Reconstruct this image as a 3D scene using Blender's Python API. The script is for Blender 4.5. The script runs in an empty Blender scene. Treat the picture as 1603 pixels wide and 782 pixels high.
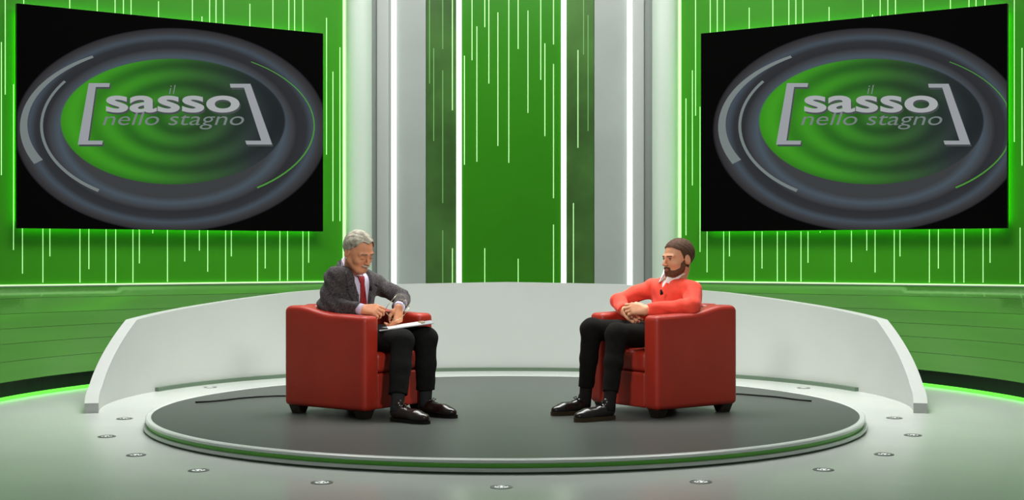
import bpy, bmesh, math, random
import numpy as np
from mathutils import Vector, Matrix

# ------------------------------------------------------------------ camera, world, lights
SC = bpy.context.scene
COL = SC.collection
FPX, CX, HY, EYE = 2114.0, 801.5, 399.0, 1.18      # focal length (px of a 1603 frame), centre, horizon row, eye height
cam_d = bpy.data.cameras.new('camera'); cam = bpy.data.objects.new('camera', cam_d); COL.objects.link(cam)
cam_d.sensor_width = 36.0; cam_d.lens = FPX / 1603 * 36.0
cam_d.shift_y = (HY - 391.0) / 1603.0
cam.location = (0, 0, EYE); cam.rotation_euler = (math.pi / 2, 0, 0)
cam_d.clip_end = 200
SC.camera = cam

SC.view_settings.view_transform = 'Standard'
SC.view_settings.look = 'None'
SC.view_settings.gamma = 1.0
SC.view_settings.use_curve_mapping = False
SC.view_settings.exposure = 0.0

W = bpy.data.worlds.new('studio_world'); SC.world = W; W.use_nodes = True
W.node_tree.nodes['Background'].inputs[0].default_value = (0.93, 1.0, 0.95, 1)
W.node_tree.nodes['Background'].inputs[1].default_value = 0.17

def aim(o, target):
    o.rotation_euler = (Vector(target) - o.location).to_track_quat('-Z', 'Y').to_euler()

def area(name, loc, target, sx, sy, power, col=(1, 1, 1)):
    d = bpy.data.lights.new(name, 'AREA'); d.shape = 'RECTANGLE'; d.size = sx; d.size_y = sy
    d.energy = power; d.color = col
    o = bpy.data.objects.new(name, d); COL.objects.link(o); o.location = loc; aim(o, target); return o

def spot(name, loc, target, power, ang, blend=.6, rad=.35, col=(1, 1, 1)):
    d = bpy.data.lights.new(name, 'SPOT'); d.energy = power; d.spot_size = math.radians(ang)
    d.spot_blend = blend; d.shadow_soft_size = rad; d.color = col
    o = bpy.data.objects.new(name, d); COL.objects.link(o); o.location = loc; aim(o, target); return o

area('overhead_area_light', (0, 10.7, 5.2), (0, 10.7, 0), 7.0, 2.2, 245, (1, 1, .98)).data.spread = math.radians(100)  # unseen area light, added overhead for the floor's bright middle and dim front
area('wall_wash_left', (-2.6, 10.6, 5.6), (-3.4, 13.4, 2.0), 3.0, .8, 62, (1, 1, .95))
area('wall_wash_right', (2.6, 10.6, 5.6), (3.4, 13.4, 2.0), 3.0, .8, 62, (1, 1, .95))
area('wall_wash_centre', (0, 11.8, 5.8), (0, 15, 2.2), 3.0, .8, 95, (1, 1, .97))
spot('key_left', (1.9, 2.6, 3.5), (-1.0, 9.3, .80), 1050, 15, .8, .3, (1, .96, .9))
spot('key_right', (-1.9, 2.6, 3.5), (1.0, 9.3, .80), 1050, 15, .8, .3, (1, .96, .9))

# ------------------------------------------------------------------ generic helpers
def V3(*a): return np.array(a, float)
def P(px, py, D):                                   # picture measurement -> point in the studio at distance D
    return V3((px - CX) / FPX * D, D, EYE - (py - HY) / FPX * D)

def tag(o, label=None, cat=None, group=None, kind=None):
    if label: o['label'] = label
    if cat: o['category'] = cat
    if group: o['group'] = group
    if kind: o['kind'] = kind
    return o

def link(name, me, mat=None, parent=None):
    o = bpy.data.objects.new(name, me); COL.objects.link(o)
    if mat is not None and me is not None and not me.materials: me.materials.append(mat)
    if parent is not None: o.parent = parent
    return o

def empty(name, loc=(0, 0, 0), rz=0):
    o = bpy.data.objects.new(name, None); COL.objects.link(o); o.location = loc; o.rotation_euler = (0, 0, rz)
    o.empty_display_size = .1
    return o

def child_local(o, parent):
    """parent an object whose mesh was written in world coordinates"""
    o.parent = parent
    o.matrix_parent_inverse = (Matrix.Translation(parent.location) @ parent.rotation_euler.to_matrix().to_4x4()).inverted()
    return o

def mesh_py(name, verts, faces, smooth=False):
    me = bpy.data.meshes.new(name); me.from_pydata([tuple(map(float, v)) for v in verts], [], faces); me.update()
    bm = bmesh.new(); bm.from_mesh(me); bmesh.ops.recalc_face_normals(bm, faces=bm.faces); bm.to_mesh(me); bm.free()
    if smooth: me.polygons.foreach_set('use_smooth', [True] * len(me.polygons))
    return me

def box_bm(lo, hi, bevel=0, seg=2, R=None, org=None):
    bm = bmesh.new()
    lo = Vector(lo); hi = Vector(hi)
    bmesh.ops.create_cube(bm, size=1)
    for v in bm.verts:
        v.co = Vector(((lo[i] + hi[i]) / 2 + v.co[i] * (hi[i] - lo[i]) for i in range(3)))
    if bevel: bmesh.ops.bevel(bm, geom=bm.edges[:], offset=bevel, segments=seg, affect='EDGES', profile=.5)
    if R is not None:
        for v in bm.verts: v.co = R @ v.co
    if org is not None:
        for v in bm.verts: v.co += Vector(org)
    return bm

def bm_mesh(bm, name, smooth=False):
    me = bpy.data.meshes.new(name); bm.to_mesh(me); bm.free()
    if smooth: me.polygons.foreach_set('use_smooth', [True] * len(me.polygons))
    return me

def tube(name, pts, r, seg=8, closed=False):
    pts = [Vector(p) for p in pts]; n = len(pts); vs = []; fs = []
    up = Vector((0, 0, 1)); prev = None
    rr = r if isinstance(r, (list, tuple)) else [r] * n
    for i, p in enumerate(pts):
        if closed: t = (pts[(i + 1) % n] - pts[i - 1]).normalized()
        else: t = (pts[min(i + 1, n - 1)] - pts[max(i - 1, 0)]).normalized()
        if prev is None:
            a = t.cross(up)
            if a.length < 1e-3: a = t.cross(Vector((1, 0, 0)))
            a.normalize()
        else:
            a = prev - t * prev.dot(t); a.normalize()
        prev = a; b = t.cross(a)
        for k in range(seg):
            th = 2 * math.pi * k / seg
            vs.append(p + (a * math.cos(th) + b * math.sin(th)) * rr[i])
    m = n if closed else n - 1
    for i in range(m):
        for k in range(seg):
            j = (i + 1) % n
            fs.append((i * seg + k, i * seg + (k + 1) % seg, j * seg + (k + 1) % seg, j * seg + k))
    if not closed:
        fs.append(tuple(range(seg))[::-1]); fs.append(tuple((n - 1) * seg + k for k in range(seg)))
    return mesh_py(name, vs, fs, True)

def lathe(name, prof, cx, cy, seg=160, closed=False):
    """prof: (r, z) list spun about a vertical axis"""
    vs = []; fs = []
    n = len(prof)
    for k in range(seg):
        th = 2 * math.pi * k / seg
        for r, z in prof: vs.append((cx + r * math.cos(th), cy + r * math.sin(th), z))
    m = n if closed else n - 1
    for k in range(seg):
        for i in range(m):
            a, b = k * n + i, k * n + (i + 1) % n
            c, d = ((k + 1) % seg) * n + (i + 1) % n, ((k + 1) % seg) * n + i
            fs.append((a, b, c, d))
    if not closed:
        if prof[0][0] > 1e-4: fs.append(tuple(k * n for k in range(seg)))
        if prof[-1][0] > 1e-4: fs.append(tuple(k * n + n - 1 for k in range(seg))[::-1])
    return mesh_py(name, vs, fs, False)

def flat_smooth(me, ang=35):
    me.polygons.foreach_set('use_smooth', [True] * len(me.polygons))
    try: me.set_sharp_from_angle(angle=math.radians(ang))
    except Exception: pass
    return me

# ------------------------------------------------------------------ materials
def srgb(r, g, b):
    f = lambda c: (c / 255 / 12.92) if c / 255 <= .04045 else ((c / 255 + .055) / 1.055) ** 2.4
    return (f(r), f(g), f(b), 1)

def mat(name, col, rough=.5, spec=.5, metal=0, var=0, vscale=20, bump=0, bscale=60, coat=0, sheen=0, col2=None, stretch=None, sss=0):
    m = bpy.data.materials.new(name); m.use_nodes = True
    nt = m.node_tree; b = nt.nodes['Principled BSDF']
    b.inputs['Base Color'].default_value = col; b.inputs['Roughness'].default_value = rough
    b.inputs['Specular IOR Level'].default_value = spec; b.inputs['Metallic'].default_value = metal
    b.inputs['Coat Weight'].default_value = coat; b.inputs['Sheen Weight'].default_value = sheen
    if sss:
        b.inputs['Subsurface Weight'].default_value = sss; b.inputs['Subsurface Scale'].default_value = .02
        b.inputs['Subsurface Radius'].default_value = (1, .35, .2)
    tc = nt.nodes.new('ShaderNodeTexCoord'); src = tc.outputs['Object']
    if stretch:
        mp = nt.nodes.new('ShaderNodeMapping'); mp.inputs['Scale'].default_value = stretch
        nt.links.new(src, mp.inputs['Vector']); src = mp.outputs['Vector']
    if var or col2:
        n = nt.nodes.new('ShaderNodeTexNoise'); n.inputs['Scale'].default_value = vscale; n.inputs['Detail'].default_value = 4
        nt.links.new(src, n.inputs['Vector'])
        r = nt.nodes.new('ShaderNodeValToRGB')
        r.color_ramp.elements[0].position = .32; r.color_ramp.elements[1].position = .68
        c2 = col2 if col2 else tuple(min(1, c * (1 + var)) for c in col[:3]) + (1,)
        c1 = col if col2 else tuple(c * (1 - var) for c in col[:3]) + (1,)
        r.color_ramp.elements[0].color = c1; r.color_ramp.elements[1].color = c2
        nt.links.new(n.outputs['Fac'], r.inputs[0]); nt.links.new(r.outputs[0], b.inputs['Base Color'])
    if bump:
        n2 = nt.nodes.new('ShaderNodeTexNoise'); n2.inputs['Scale'].default_value = bscale; n2.inputs['Detail'].default_value = 3
        nt.links.new(src, n2.inputs['Vector'])
        bp = nt.nodes.new('ShaderNodeBump'); bp.inputs['Strength'].default_value = bump; bp.inputs['Distance'].default_value = .01
        nt.links.new(n2.outputs['Fac'], bp.inputs['Height']); nt.links.new(bp.outputs[0], b.inputs['Normal'])
    return m

def emit(name, col, strength, base=None):
    m = bpy.data.materials.new(name); m.use_nodes = True; b = m.node_tree.nodes['Principled BSDF']
    b.inputs['Base Color'].default_value = base or col; b.inputs['Roughness'].default_value = .4
    b.inputs['Emission Color'].default_value = col; b.inputs['Emission Strength'].default_value = strength
    return m

M = {}
M['floor'] = mat('glossy_pale_floor', srgb(196, 202, 196), .22, .5, var=.03, vscale=1.2)
M['green_wall'] = mat('green_wall_paint', srgb(60, 152, 20), .45, .3, var=.04, vscale=1.0)
M['green_panel'] = mat('green_gloss_panel', srgb(52, 142, 12), .3, .4, var=.04, vscale=1.2)
M['skirt'] = mat('glossy_green_board', srgb(76, 128, 56), .2, .6, var=.05, vscale=1.5, stretch=(.4, .4, 6))
M['dark_glass'] = mat('dark_green_glass', srgb(74, 118, 54), .25, .5, var=.35, vscale=1.3)
M['grey_panel'] = mat('satin_grey_panel', srgb(182, 189, 186), .3, .5, var=.07, vscale=1.0)  # colour noise stands in for soft cloudy reflections in the panel
M['light_panel'] = mat('light_grey_panel', srgb(206, 210, 208), .4, .4)
M['mid_grey'] = mat('mid_grey_reveal', srgb(140, 148, 145), .5, .3)
M['reveal'] = mat('grey_reveal', srgb(170, 178, 174), .5, .3)
M['column'] = mat('pale_green_column', srgb(226, 240, 228), .4, .4)
M['white_wall'] = mat('white_partition', srgb(190, 194, 190), .45, .35, var=.02, vscale=2)
M['partition_base'] = mat('grey_green_skirting', srgb(96, 116, 96), .4, .4)
M['deck'] = mat('dark_grey_deck', srgb(72, 77, 73), .4, .3, var=.04, vscale=2.0)
M['rim'] = mat('pale_rim', srgb(206, 213, 207), .3, .5)
M['rim_green'] = mat('green_rim_band', srgb(86, 172, 40), .3, .5)
M['rim_dark'] = mat('dark_green_rim_foot', srgb(40, 70, 36), .4, .4)
M['kick'] = mat('dark_toe_kick', srgb(18, 30, 20), .5, .2)  # near black: shadow of the recess under the boards put into the colour
M['strip'] = emit('white_light_strip', (.93, 1, .92, 1), 1.15)
M['edge_strip'] = emit('pale_green_light_strip', (.55, 1, .42, 1), .95)
M['line'] = emit('thin_light_line', (.55, 1, .42, 1), .62)
M['line_dim'] = emit('dim_light_line', srgb(100, 150, 84), .75)
M['floor_led'] = emit('green_led_line', (.12, .95, .05, 1), .8)
M['halo'] = emit('green_backlight', (.16, 1, .03, 1), 6.0)
M['bezel'] = mat('black_screen_case', (.004, .004, .004, 1), .4, .3)
M['steel'] = mat('brushed_steel_ring', srgb(120, 124, 122), .35, .5, metal=.6)
M['lens'] = emit('floor_light_lens', (.95, 1, .95, 1), .6, base=srgb(190, 195, 190))
M['cable'] = mat('black_cable', (.004, .004, .004, 1), .5, .3)
M['leather'] = mat('red_leather', srgb(168, 44, 28), .42, .45, var=.07, vscale=5, bump=.12, bscale=220)
M['foot'] = mat('dark_wood_foot', srgb(34, 26, 20), .45, .4)
M['board'] = mat('grey_clipboard', srgb(150, 155, 158), .4, .5)
M['paper'] = mat('white_paper', srgb(238, 238, 236), .7, .2)
M['metal'] = mat('polished_metal', srgb(190, 180, 150), .25, .5, metal=.9)
M['glass'] = mat('clear_lens', (.9, .95, .95, 1), .05, .5)
_b = M['glass'].node_tree.nodes['Principled BSDF']; _b.inputs['Transmission Weight'].default_value = 1; _b.inputs['Alpha'].default_value = .25
M['mic'] = mat('black_microphone', (.006, .006, .006, 1), .5, .3)
M['skin_older'] = mat('tanned_skin', srgb(220, 152, 114), .5, .35, var=.08, vscale=26, sss=.08)
M['skin_young'] = mat('fair_skin', srgb(224, 162, 126), .5, .35, var=.06, vscale=26, sss=.08)
M['hair_grey'] = mat('grey_hair', srgb(112, 105, 92), .6, .3, col2=srgb(196, 190, 172), vscale=26, bump=.5, bscale=160)
M['hair_white'] = mat('white_moustache', srgb(186, 170, 150), .7, .2, var=.15, vscale=90)
M['hair_brown'] = mat('short_brown_hair', srgb(84, 58, 42), .7, .25, var=.2, vscale=120, bump=.4, bscale=300)
M['beard'] = mat('short_brown_beard', srgb(104, 70, 50), .75, .2, var=.25, vscale=120, bump=.3, bscale=300)
M['brow_dark'] = mat('dark_brow', srgb(60, 40, 30), .7, .2)
M['brow_grey'] = mat('grey_brow', srgb(132, 104, 82), .7, .2)
M['eye_white'] = mat('eye_white', srgb(200, 190, 180), .3, .5)
M['iris'] = mat('dark_iris', srgb(30, 20, 14), .2, .5)
M['lip'] = mat('lip_skin', srgb(178, 104, 88), .5, .35)
M['tweed'] = mat('dark_grey_tweed', srgb(46, 43, 45), .9, .15, col2=srgb(92, 87, 88), vscale=110, bump=.4, bscale=200, sheen=.1)
M['shirt_lilac'] = mat('pale_lilac_shirt', srgb(206, 200, 222), .8, .2, bump=.1)
M['tie'] = mat('dark_red_tie', srgb(140, 28, 34), .55, .3, var=.2, vscale=70)
M['trouser_black'] = mat('black_wool_trousers', srgb(24, 24, 24), .9, .12, var=.15, vscale=30, bump=.15)
M['jean_black'] = mat('black_trousers', srgb(21, 20, 18), .9, .12, var=.15, vscale=30, bump=.15)
M['sock'] = mat('charcoal_sock', srgb(52, 52, 54), .95, .1, bump=.2, bscale=300)
M['sock_brown'] = mat('dark_sock', srgb(40, 36, 36), .95, .1, bump=.2, bscale=300)
M['shoe_brown'] = mat('dark_brown_shoe_leather', srgb(38, 24, 20), .25, .55)
M['shoe_black'] = mat('black_shoe_leather', srgb(28, 22, 20), .25, .55)
M['sole'] = mat('black_sole', srgb(16, 14, 13), .6, .3)
M['sole_tan'] = mat('tan_welted_sole', srgb(70, 58, 38), .6, .3)
M['lace'] = mat('black_lace', srgb(14, 12, 11), .8, .1)
M['coral'] = mat('coral_knit', srgb(244, 82, 64), .85, .15, var=.05, vscale=30, bump=.15, bscale=260, sheen=.1)
M['shirt_white'] = mat('white_cotton', srgb(236, 228, 224), .8, .2)

# ------------------------------------------------------------------ floor
fl = link('floor', mesh_py('floor', [(-14, -3, 0), (14, -3, 0), (14, 22, 0), (-14, 22, 0)], [(0, 1, 2, 3)]), M['floor'])
tag(fl, 'glossy pale grey studio floor', kind='structure')

# ------------------------------------------------------------------ green side walls with light lines, sloping boards and floor light
TD = V3(.8361, .5486, 0)                            # along the left wall, outer to inner (left side; right side mirrors x)
TN = V3(.5486, -.8361, 0)                           # towards the room
S0 = V3(-4.62, 12.60, 0)                            # outer lower corner of the left screen, on plan
WALL_OFF = -.13
WB, WT = .90, 4.7
SCR_W, SCR_H, SCR_Z = 3.135, 2.10, 1.43

def mir(p, sg): return V3(p[0] * sg, p[1], p[2])
def wall_pt(t, z, off=WALL_OFF): return S0 + TD * t + TN * off + V3(0, 0, z)
def px_on_wall(px, off=WALL_OFF):                   # column of the left half picture -> distance along the wall
    k = (px - CX) / FPX; b = S0 + TN * off
    return (k * b[1] - b[0]) / (TD[0] - k * TD[1])

def slab(name, a, b, z0, z1, th, front, material, parent, sg=1, bev=0.0):
    """upright slab between plan points a and b; th thick, 'front' is the unit plan normal of the visible face"""
    vs = []
    for q in (a, b):
        for o in (0, -th):
            for z in (z0, z1):
                p = V3(q[0], q[1], 0) + front * o; vs.append(mir(V3(p[0], p[1], z), sg))
    fs = [(0, 1, 5, 4), (2, 6, 7, 3), (0, 2, 3, 1), (4, 5, 7, 6), (1, 3, 7, 5), (0, 4, 6, 2)]
    me = mesh_py(name, vs, fs)
    if bev:
        bm = bmesh.new(); bm.from_mesh(me); bmesh.ops.bevel(bm, geom=bm.edges[:], offset=bev, segments=2, affect='EDGES'); bm.to_mesh(me); bm.free()
    return link(name, me, material, parent)

LEFT_LINES = [  # x, y0, y1 in picture rows
 (37, -30, 6), (109, -30, 15), (152, -30, 18), (180, -30, 21), (193, -30, 23), (205, -30, 24), (248, 2, 27), (301, -30, 33),
 (316, 26, 34), (328, -30, 35), (338, -30, 36), (350, -30, 38), (391, 6, 42), (427, -30, 45), (452, -30, 48), (461, -30, 49), (474, -30, 50),
 (511, 28, 242), (521, 112, 346), (532, 74, 346), (2, 66, 274), (8, -30, 148), (21, 132, 391),
 (35, 356, 428), (67, 356, 442), (78, 356, 401), (125, 356, 442), (139, 356, 421), (166, 356, 442), (181, 356, 442), (208, 357, 442),
 (218, 357, 412), (239, 357, 365), (262, 357, 441), (289, 358, 409), (312, 358, 392), (325, 358, 425), (353, 359, 441), (362, 359, 401),
 (403, 360, 441), (415, 360, 420), (438, 360, 441), (450, 360, 441), (474, 360, 441), (483, 360, 411)]
RIGHT_LINES = [  # mirrored columns (1603 - x)
 (514, -30, 181), (491, -30, 52), (480, -30, 51), (469, -30, 50), (430, 12, 47), (393, -30, 44), (368, -30, 41), (357, -30, 40), (346, -30, 39),
 (305, 11, 36), (252, -30, 30), (237, 23, 29), (225, -30, 28), (213, -30, 27), (201, -30, 26), (157, -30, 23), (115, -30, 18), (86, -30, 17), (75, -30, 16), (61, -30, 14),
 (529, 154, 368), (519, 110, 290), (507, 167, 394), (15, -30, 222), (3, 75, 259),
 (496, 362, 426), (470, 362, 441), (461, 362, 401), (422, 362, 441), (410, 362, 420), (386, 362, 441), (373, 362, 441), (349, 362, 441), (338, 362, 411),
 (319, 362, 364), (296, 361, 441), (270, 361, 410), (246, 360, 392), (233, 360, 426), (203, 360, 441), (194, 360, 401), (148, 359, 442), (134, 359, 420),
 (109, 358, 442), (94, 358, 442), (64, 357, 442), (53, 357, 411), (6, 356, 443)]

LEDC, LEDR = (0.0, 10.26), 4.18
def led_pt(th, r=LEDR, z=0): return V3(-r * math.cos(th), LEDC[1] + r * math.sin(th), z)

for side, sg, lines in (('left', 1, LEFT_LINES), ('right', -1, RIGHT_LINES)):
    t0, t1 = -1.6, px_on_wall(541.0)
    w = slab('wall_' + side, wall_pt(t0, 0), wall_pt(t1, 0), WB, WT, .12, TN, M['green_wall'], None, sg)
    tag(w, 'bright green studio wall with thin vertical light lines on the ' + side, kind='structure')
    for (x, y0, y1) in lines:
        t = px_on_wall(x); p = wall_pt(t, 0); D = p[1]
        za = EYE - (y1 - HY) / FPX * D; zb = EYE - (y0 - HY) / FPX * D
        slab('light_line', wall_pt(t - .0035, 0, WALL_OFF + .006), wall_pt(t + .0035, 0, WALL_OFF + .006), max(za, WB + .01), min(zb, WT), .008, TN, M['line'], w, sg)
    slab('light_trim', wall_pt(t0, 0, WALL_OFF + .02), wall_pt(t1, 0, WALL_OFF + .02), WB - .010, WB + .003, .03, TN, M['edge_strip'], w, sg)
    slab('light_trim', wall_pt(t1 - .035, 0, WALL_OFF + .015), wall_pt(t1, 0, WALL_OFF + .015), WB, WT, .03, TN, M['edge_strip'], w, sg)
    # sloping glossy skirt to the toe kick; board joints stand in for reflection streaks
    NB, NS = 6, 40
    fr = [0, .13, .30, .46, .62, .80, 1.0]
    for b in range(NB):
        vs = []; fs = []
        for i in range(NS + 1):
            s = i / NS
            T = wall_pt(t0 + (t1 - t0) * s, WB - .02, WALL_OFF - .02)
            B = led_pt(math.radians(-22 + 100 * s), LEDR + .04, .14)
            def prof(f):
                p = T + (B - T) * (f ** .72); p[2] = T[2] + (B[2] - T[2]) * f; return p
            fa, fb = fr[b] + .0018, fr[b + 1] - .0018
            q0, q1 = prof(fa), prof(fb)
            for q in (q0, q1):
                vs.append(mir(q, sg)); vs.append(mir(q + V3(-.02, .03, -.01), sg))
        for i in range(NS):
            o = i * 4; n = o + 4
            fs += [(o, o + 2, n + 2, n), (o + 1, n + 1, n + 3, o + 3), (o, n, n + 1, o + 1), (o + 2, o + 3, n + 3, n + 2)]
        fs += [(0, 1, 3, 2), (NS * 4, NS * 4 + 2, NS * 4 + 3, NS * 4 + 1)]
        link('board', flat_smooth(mesh_py('board', vs, fs), 40), M['skirt'], w)
    # backing behind the joints, toe kick and floor light line
    vs = []; fs = []
    for i in range(NS + 1):
        s = i / NS; B = led_pt(math.radians(-22 + 100 * s), LEDR + .07)
        vs += [mir(V3(B[0], B[1], 0), sg), mir(V3(B[0], B[1], .15), sg)]
        B = led_pt(math.radians(-22 + 100 * s), LEDR + .13)
        vs += [mir(V3(B[0], B[1], .15), sg), mir(V3(B[0], B[1], 0), sg)]
    for i in range(NS):
        for k in range(4): fs.append((i * 4 + k, i * 4 + (k + 1) % 4, i * 4 + 4 + (k + 1) % 4, i * 4 + 4 + k))
    link('toe_kick', mesh_py('toe_kick', vs, fs), M['kick'], w)
    link('floor_light_line', tube('floor_light_line', [mir(led_pt(math.radians(-22 + 2 * i), LEDR, .012), sg) for i in range(50)], .017, 6), M['floor_led'], w)

# ------------------------------------------------------------------ middle of the back wall
YB = 15.0
wb = link('wall_back', bm_mesh(box_bm((-2.1, YB + .06, 0), (2.1, YB + .2, WT)), 'wall_back'), M['mid_grey'])
tag(wb, 'back wall of green and grey upright panels behind the low white partition', kind='structure')
def bx_(px, y=YB): return (px - CX) / FPX * y
def panel(name, x0, x1, y, m, th=.05, bev=.004):
    return link(name, bm_mesh(box_bm((bx_(x0, y), y, .05), (bx_(x1, y), y + th, WT), bev), name), m, wb)
panel('green_panel', 723, 878, YB, M['green_panel'])
for a, b in ((714.5, 722.5), (878.5, 886.5)): panel('light_strip', a, b, YB - .02, M['strip'])
for a, b in ((667, 714), (887, 930)): panel('dark_glass_panel', a, b, YB - .005, M['dark_glass'])
for a, b in ((620.5, 666.5), (930.5, 982)): panel('grey_panel', a, b, YB - .03, M['grey_panel'])
for a, b in ((612.5, 620), (982.5, 990)): panel('light_strip', a, b, YB - .06, M['strip'])
for a, b in ((576, 590), (608, 612.5), (990, 991), (1008, 1026)): panel('reveal', a, b, YB - .055, M['reveal'])
for a, b in ((590, 608), (991, 1008)): panel('light_grey_panel', a, b, YB - .09, M['light_panel'], .08)
CENTRE_LINES = [(335, 148, 438), (355, -40, 160), (368, 70, 430), (389, -40, 72), (389, 660, 752), (400, -40, 222), (424, 33, 388),
 (453, -40, 433), (478, -40, 130), (478, 688, 752), (504, 28, 300), (538, -40, 212), (549, 115, 362), (572, -40, 118), (572, 170, 527), (572, 597, 752)]
GLASS_LINES = [(242, -40, 222), (253, 128, 375), (277, -40, 130), (277, 187, 540), (277, 612, 752), (303, -40, 293), (303, 660, 752),
 (625, 540, 752), (637, 133, 393), (652, -40, 145), (664, 40, 348)]
for L, m, y in ((CENTRE_LINES, M['line'], YB - .006), (GLASS_LINES, M['line_dim'], YB - .012)):
    for (x, a, b) in L:
        x = 530 + x / 1.7; a /= 1.7; b /= 1.7
        mm = M['line'] if (m is M['line_dim'] and x in (530 + 303 / 1.7, 530 + 637 / 1.7, 530 + 625 / 1.7)) else m
        X = bx_(x, y)
        link('light_line', bm_mesh(box_bm((X - .0045, y, EYE - (b - HY) / FPX * y), (X + .0045, y + .01, EYE - (a - HY) / FPX * y)), 'light_line'), mm, wb)
for sg, nm in ((1, 'left'), (-1, 'right')):
    # short pale trim running from the wall to the column foot
    c = empty('column', (sg * bx_(561.5, 14.62), 14.62, 0))
    tag(c, 'pale green rounded column between the centre panels and the %s green wall' % nm, 'column')
    rr = 20.5 / FPX * 14.62
    link('shaft', flat_smooth(lathe('shaft', [(rr, .10), (rr, WT)], 0, 0, 48)), M['column'], c)
    link('plinth', flat_smooth(lathe('plinth', [(rr + .03, 0), (rr + .03, .085), (rr + .015, .10)], 0, 0, 48)), M['light_panel'], c)

# ------------------------------------------------------------------ screens
def screen_material(cs, cz, key):
    m = bpy.data.materials.new('screen_picture'); m.use_nodes = True; nt = m.node_tree; N = nt.nodes; L = nt.links
    bs = N['Principled BSDF']; bs.inputs['Base Color'].default_value = (.003, .003, .003, 1); bs.inputs['Roughness'].default_value = .5
    bs.inputs['Specular IOR Level'].default_value = 0
    tc = N.new('ShaderNodeTexCoord'); sx = N.new('ShaderNodeSeparateXYZ'); L.new(tc.outputs['Object'], sx.inputs[0])
    def mth(op, a, b=None, c=None):
        n = N.new('ShaderNodeMath'); n.operation = op
        for i, q in enumerate((a, b, c)):
            if q is None: continue
            if isinstance(q, (int, float)): n.inputs[i].default_value = q
            else: L.new(q, n.inputs[i])
        return n.outputs[0]
    # the picture is keystoned to look undistorted from the camera: columns narrow towards one edge
    den = mth('MULTIPLY_ADD', sx.outputs[0], key[1], key[0])
    pu = mth('DIVIDE', mth('MULTIPLY_ADD', sx.outputs[0], key[3], key[2]), den)
    pv = mth('DIVIDE', mth('ADD', sx.outputs[2], key[4]), den)
    def rad(cx, cy, rx, ry):
        a = mth('DIVIDE', mth('SUBTRACT', pu, cx), rx); b = mth('DIVIDE', mth('SUBTRACT', pv, cy), ry)
        return mth('SQRT', mth('ADD', mth('MULTIPLY', a, a), mth('MULTIPLY', b, b)))
    def ramp(fac, stops):
        r = N.new('ShaderNodeValToRGB'); e = r.color_ramp.elements
        e[0].position, e[0].color = stops[0]; e[1].position, e[1].color = stops[-1]
        for p, c in stops[1:-1]:
            q = e.new(p); q.color = c
        L.new(fac, r.inputs[0]); return r.outputs[0]
    def mix(f, a, b):
        n = N.new('ShaderNodeMix'); n.data_type = 'RGBA'
        L.new(f, n.inputs[0]); L.new(a, n.inputs[6]); L.new(b, n.inputs[7]); return n.outputs[2]
    KX = KY = 1 / FPX
    ro = rad(cs, cz - 6 * KY, 246 * KX, 160 * KY)
    rings = ramp(ro, [(0, srgb(60, 66, 72)), (.66, srgb(58, 60, 62)), (.715, srgb(70, 82, 92)), (.77, srgb(60, 62, 66)), (.80, srgb(42, 44, 47)), (.86, srgb(46, 48, 52)),
                      (.905, srgb(66, 76, 86)), (.95, srgb(56, 56, 58)), (.985, srgb(44, 44, 48)), (1.0, (0, 0, 0, 1))])
    ri = rad(cs + 3 * KX, cz + 7 * KY, 177 * KX, 99 * KY)
    rp = rad(cs + 18 * KX, cz + 14 * KY, 177 * KX, 99 * KY)
    wave = mth('MULTIPLY_ADD', mth('SINE', mth('MULTIPLY', rp, 21.0)), .5, .5)
    gx = mth('MULTIPLY_ADD', mth('DIVIDE', mth('SUBTRACT', pu, cs), 177 * KX), .5, .5)
    ga = ramp(gx, [(0, srgb(62, 152, 30)), (.35, srgb(56, 136, 34)), (.62, srgb(50, 92, 44)), (.85, srgb(46, 54, 54)), (1, srgb(36, 40, 44))])
    gb = ramp(gx, [(0, srgb(52, 132, 26)), (.35, srgb(40, 100, 30)), (.62, srgb(38, 66, 36)), (.85, srgb(36, 44, 44)), (1, srgb(30, 34, 38))])
    disc = mix(wave, gb, ga)
    edge = ramp(ri, [(0, (0, 0, 0, 1)), (.985, (0, 0, 0, 1)), (1.0, (1, 1, 1, 1)), (1.0, (1, 1, 1, 1))])
    pic = mix(edge, disc, rings)
    L.new(pic, bs.inputs['Emission Color']); bs.inputs['Emission Strength'].default_value = 1.0
    return m

M['logo'] = emit('logo_grey', srgb(150, 154, 160), .9, base=(.02, .02, .02, 1))
M['logo_light'] = emit('logo_light_grey', srgb(166, 170, 172), .9, base=(.02, .02, .02, 1))
M['logo_dim'] = emit('logo_dim_grey', srgb(112, 122, 122), .9, base=(.02, .02, .02, 1))
M['logo_shadow'] = emit('logo_dark_edge', srgb(52, 58, 62), .9, base=(.02, .02, .02, 1))
M['logo_green'] = emit('logo_green_arc', srgb(60, 140, 34), .9, base=(.02, .02, .02, 1))

def text_mesh(body, bold=0, shear=0):
    cu = bpy.data.curves.new('lettering', 'FONT'); cu.body = body; cu.offset = bold; cu.shear = shear; cu.fill_mode = 'FRONT'
    cu.space_character = 1.0
    o = bpy.data.objects.new('lettering', cu); COL.objects.link(o)
    bpy.context.view_layer.update()
    me = bpy.data.meshes.new_from_object(o.evaluated_get(bpy.context.evaluated_depsgraph_get()))
    bpy.data.objects.remove(o); bpy.data.curves.remove(cu); me.materials.clear()
    return me

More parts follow.
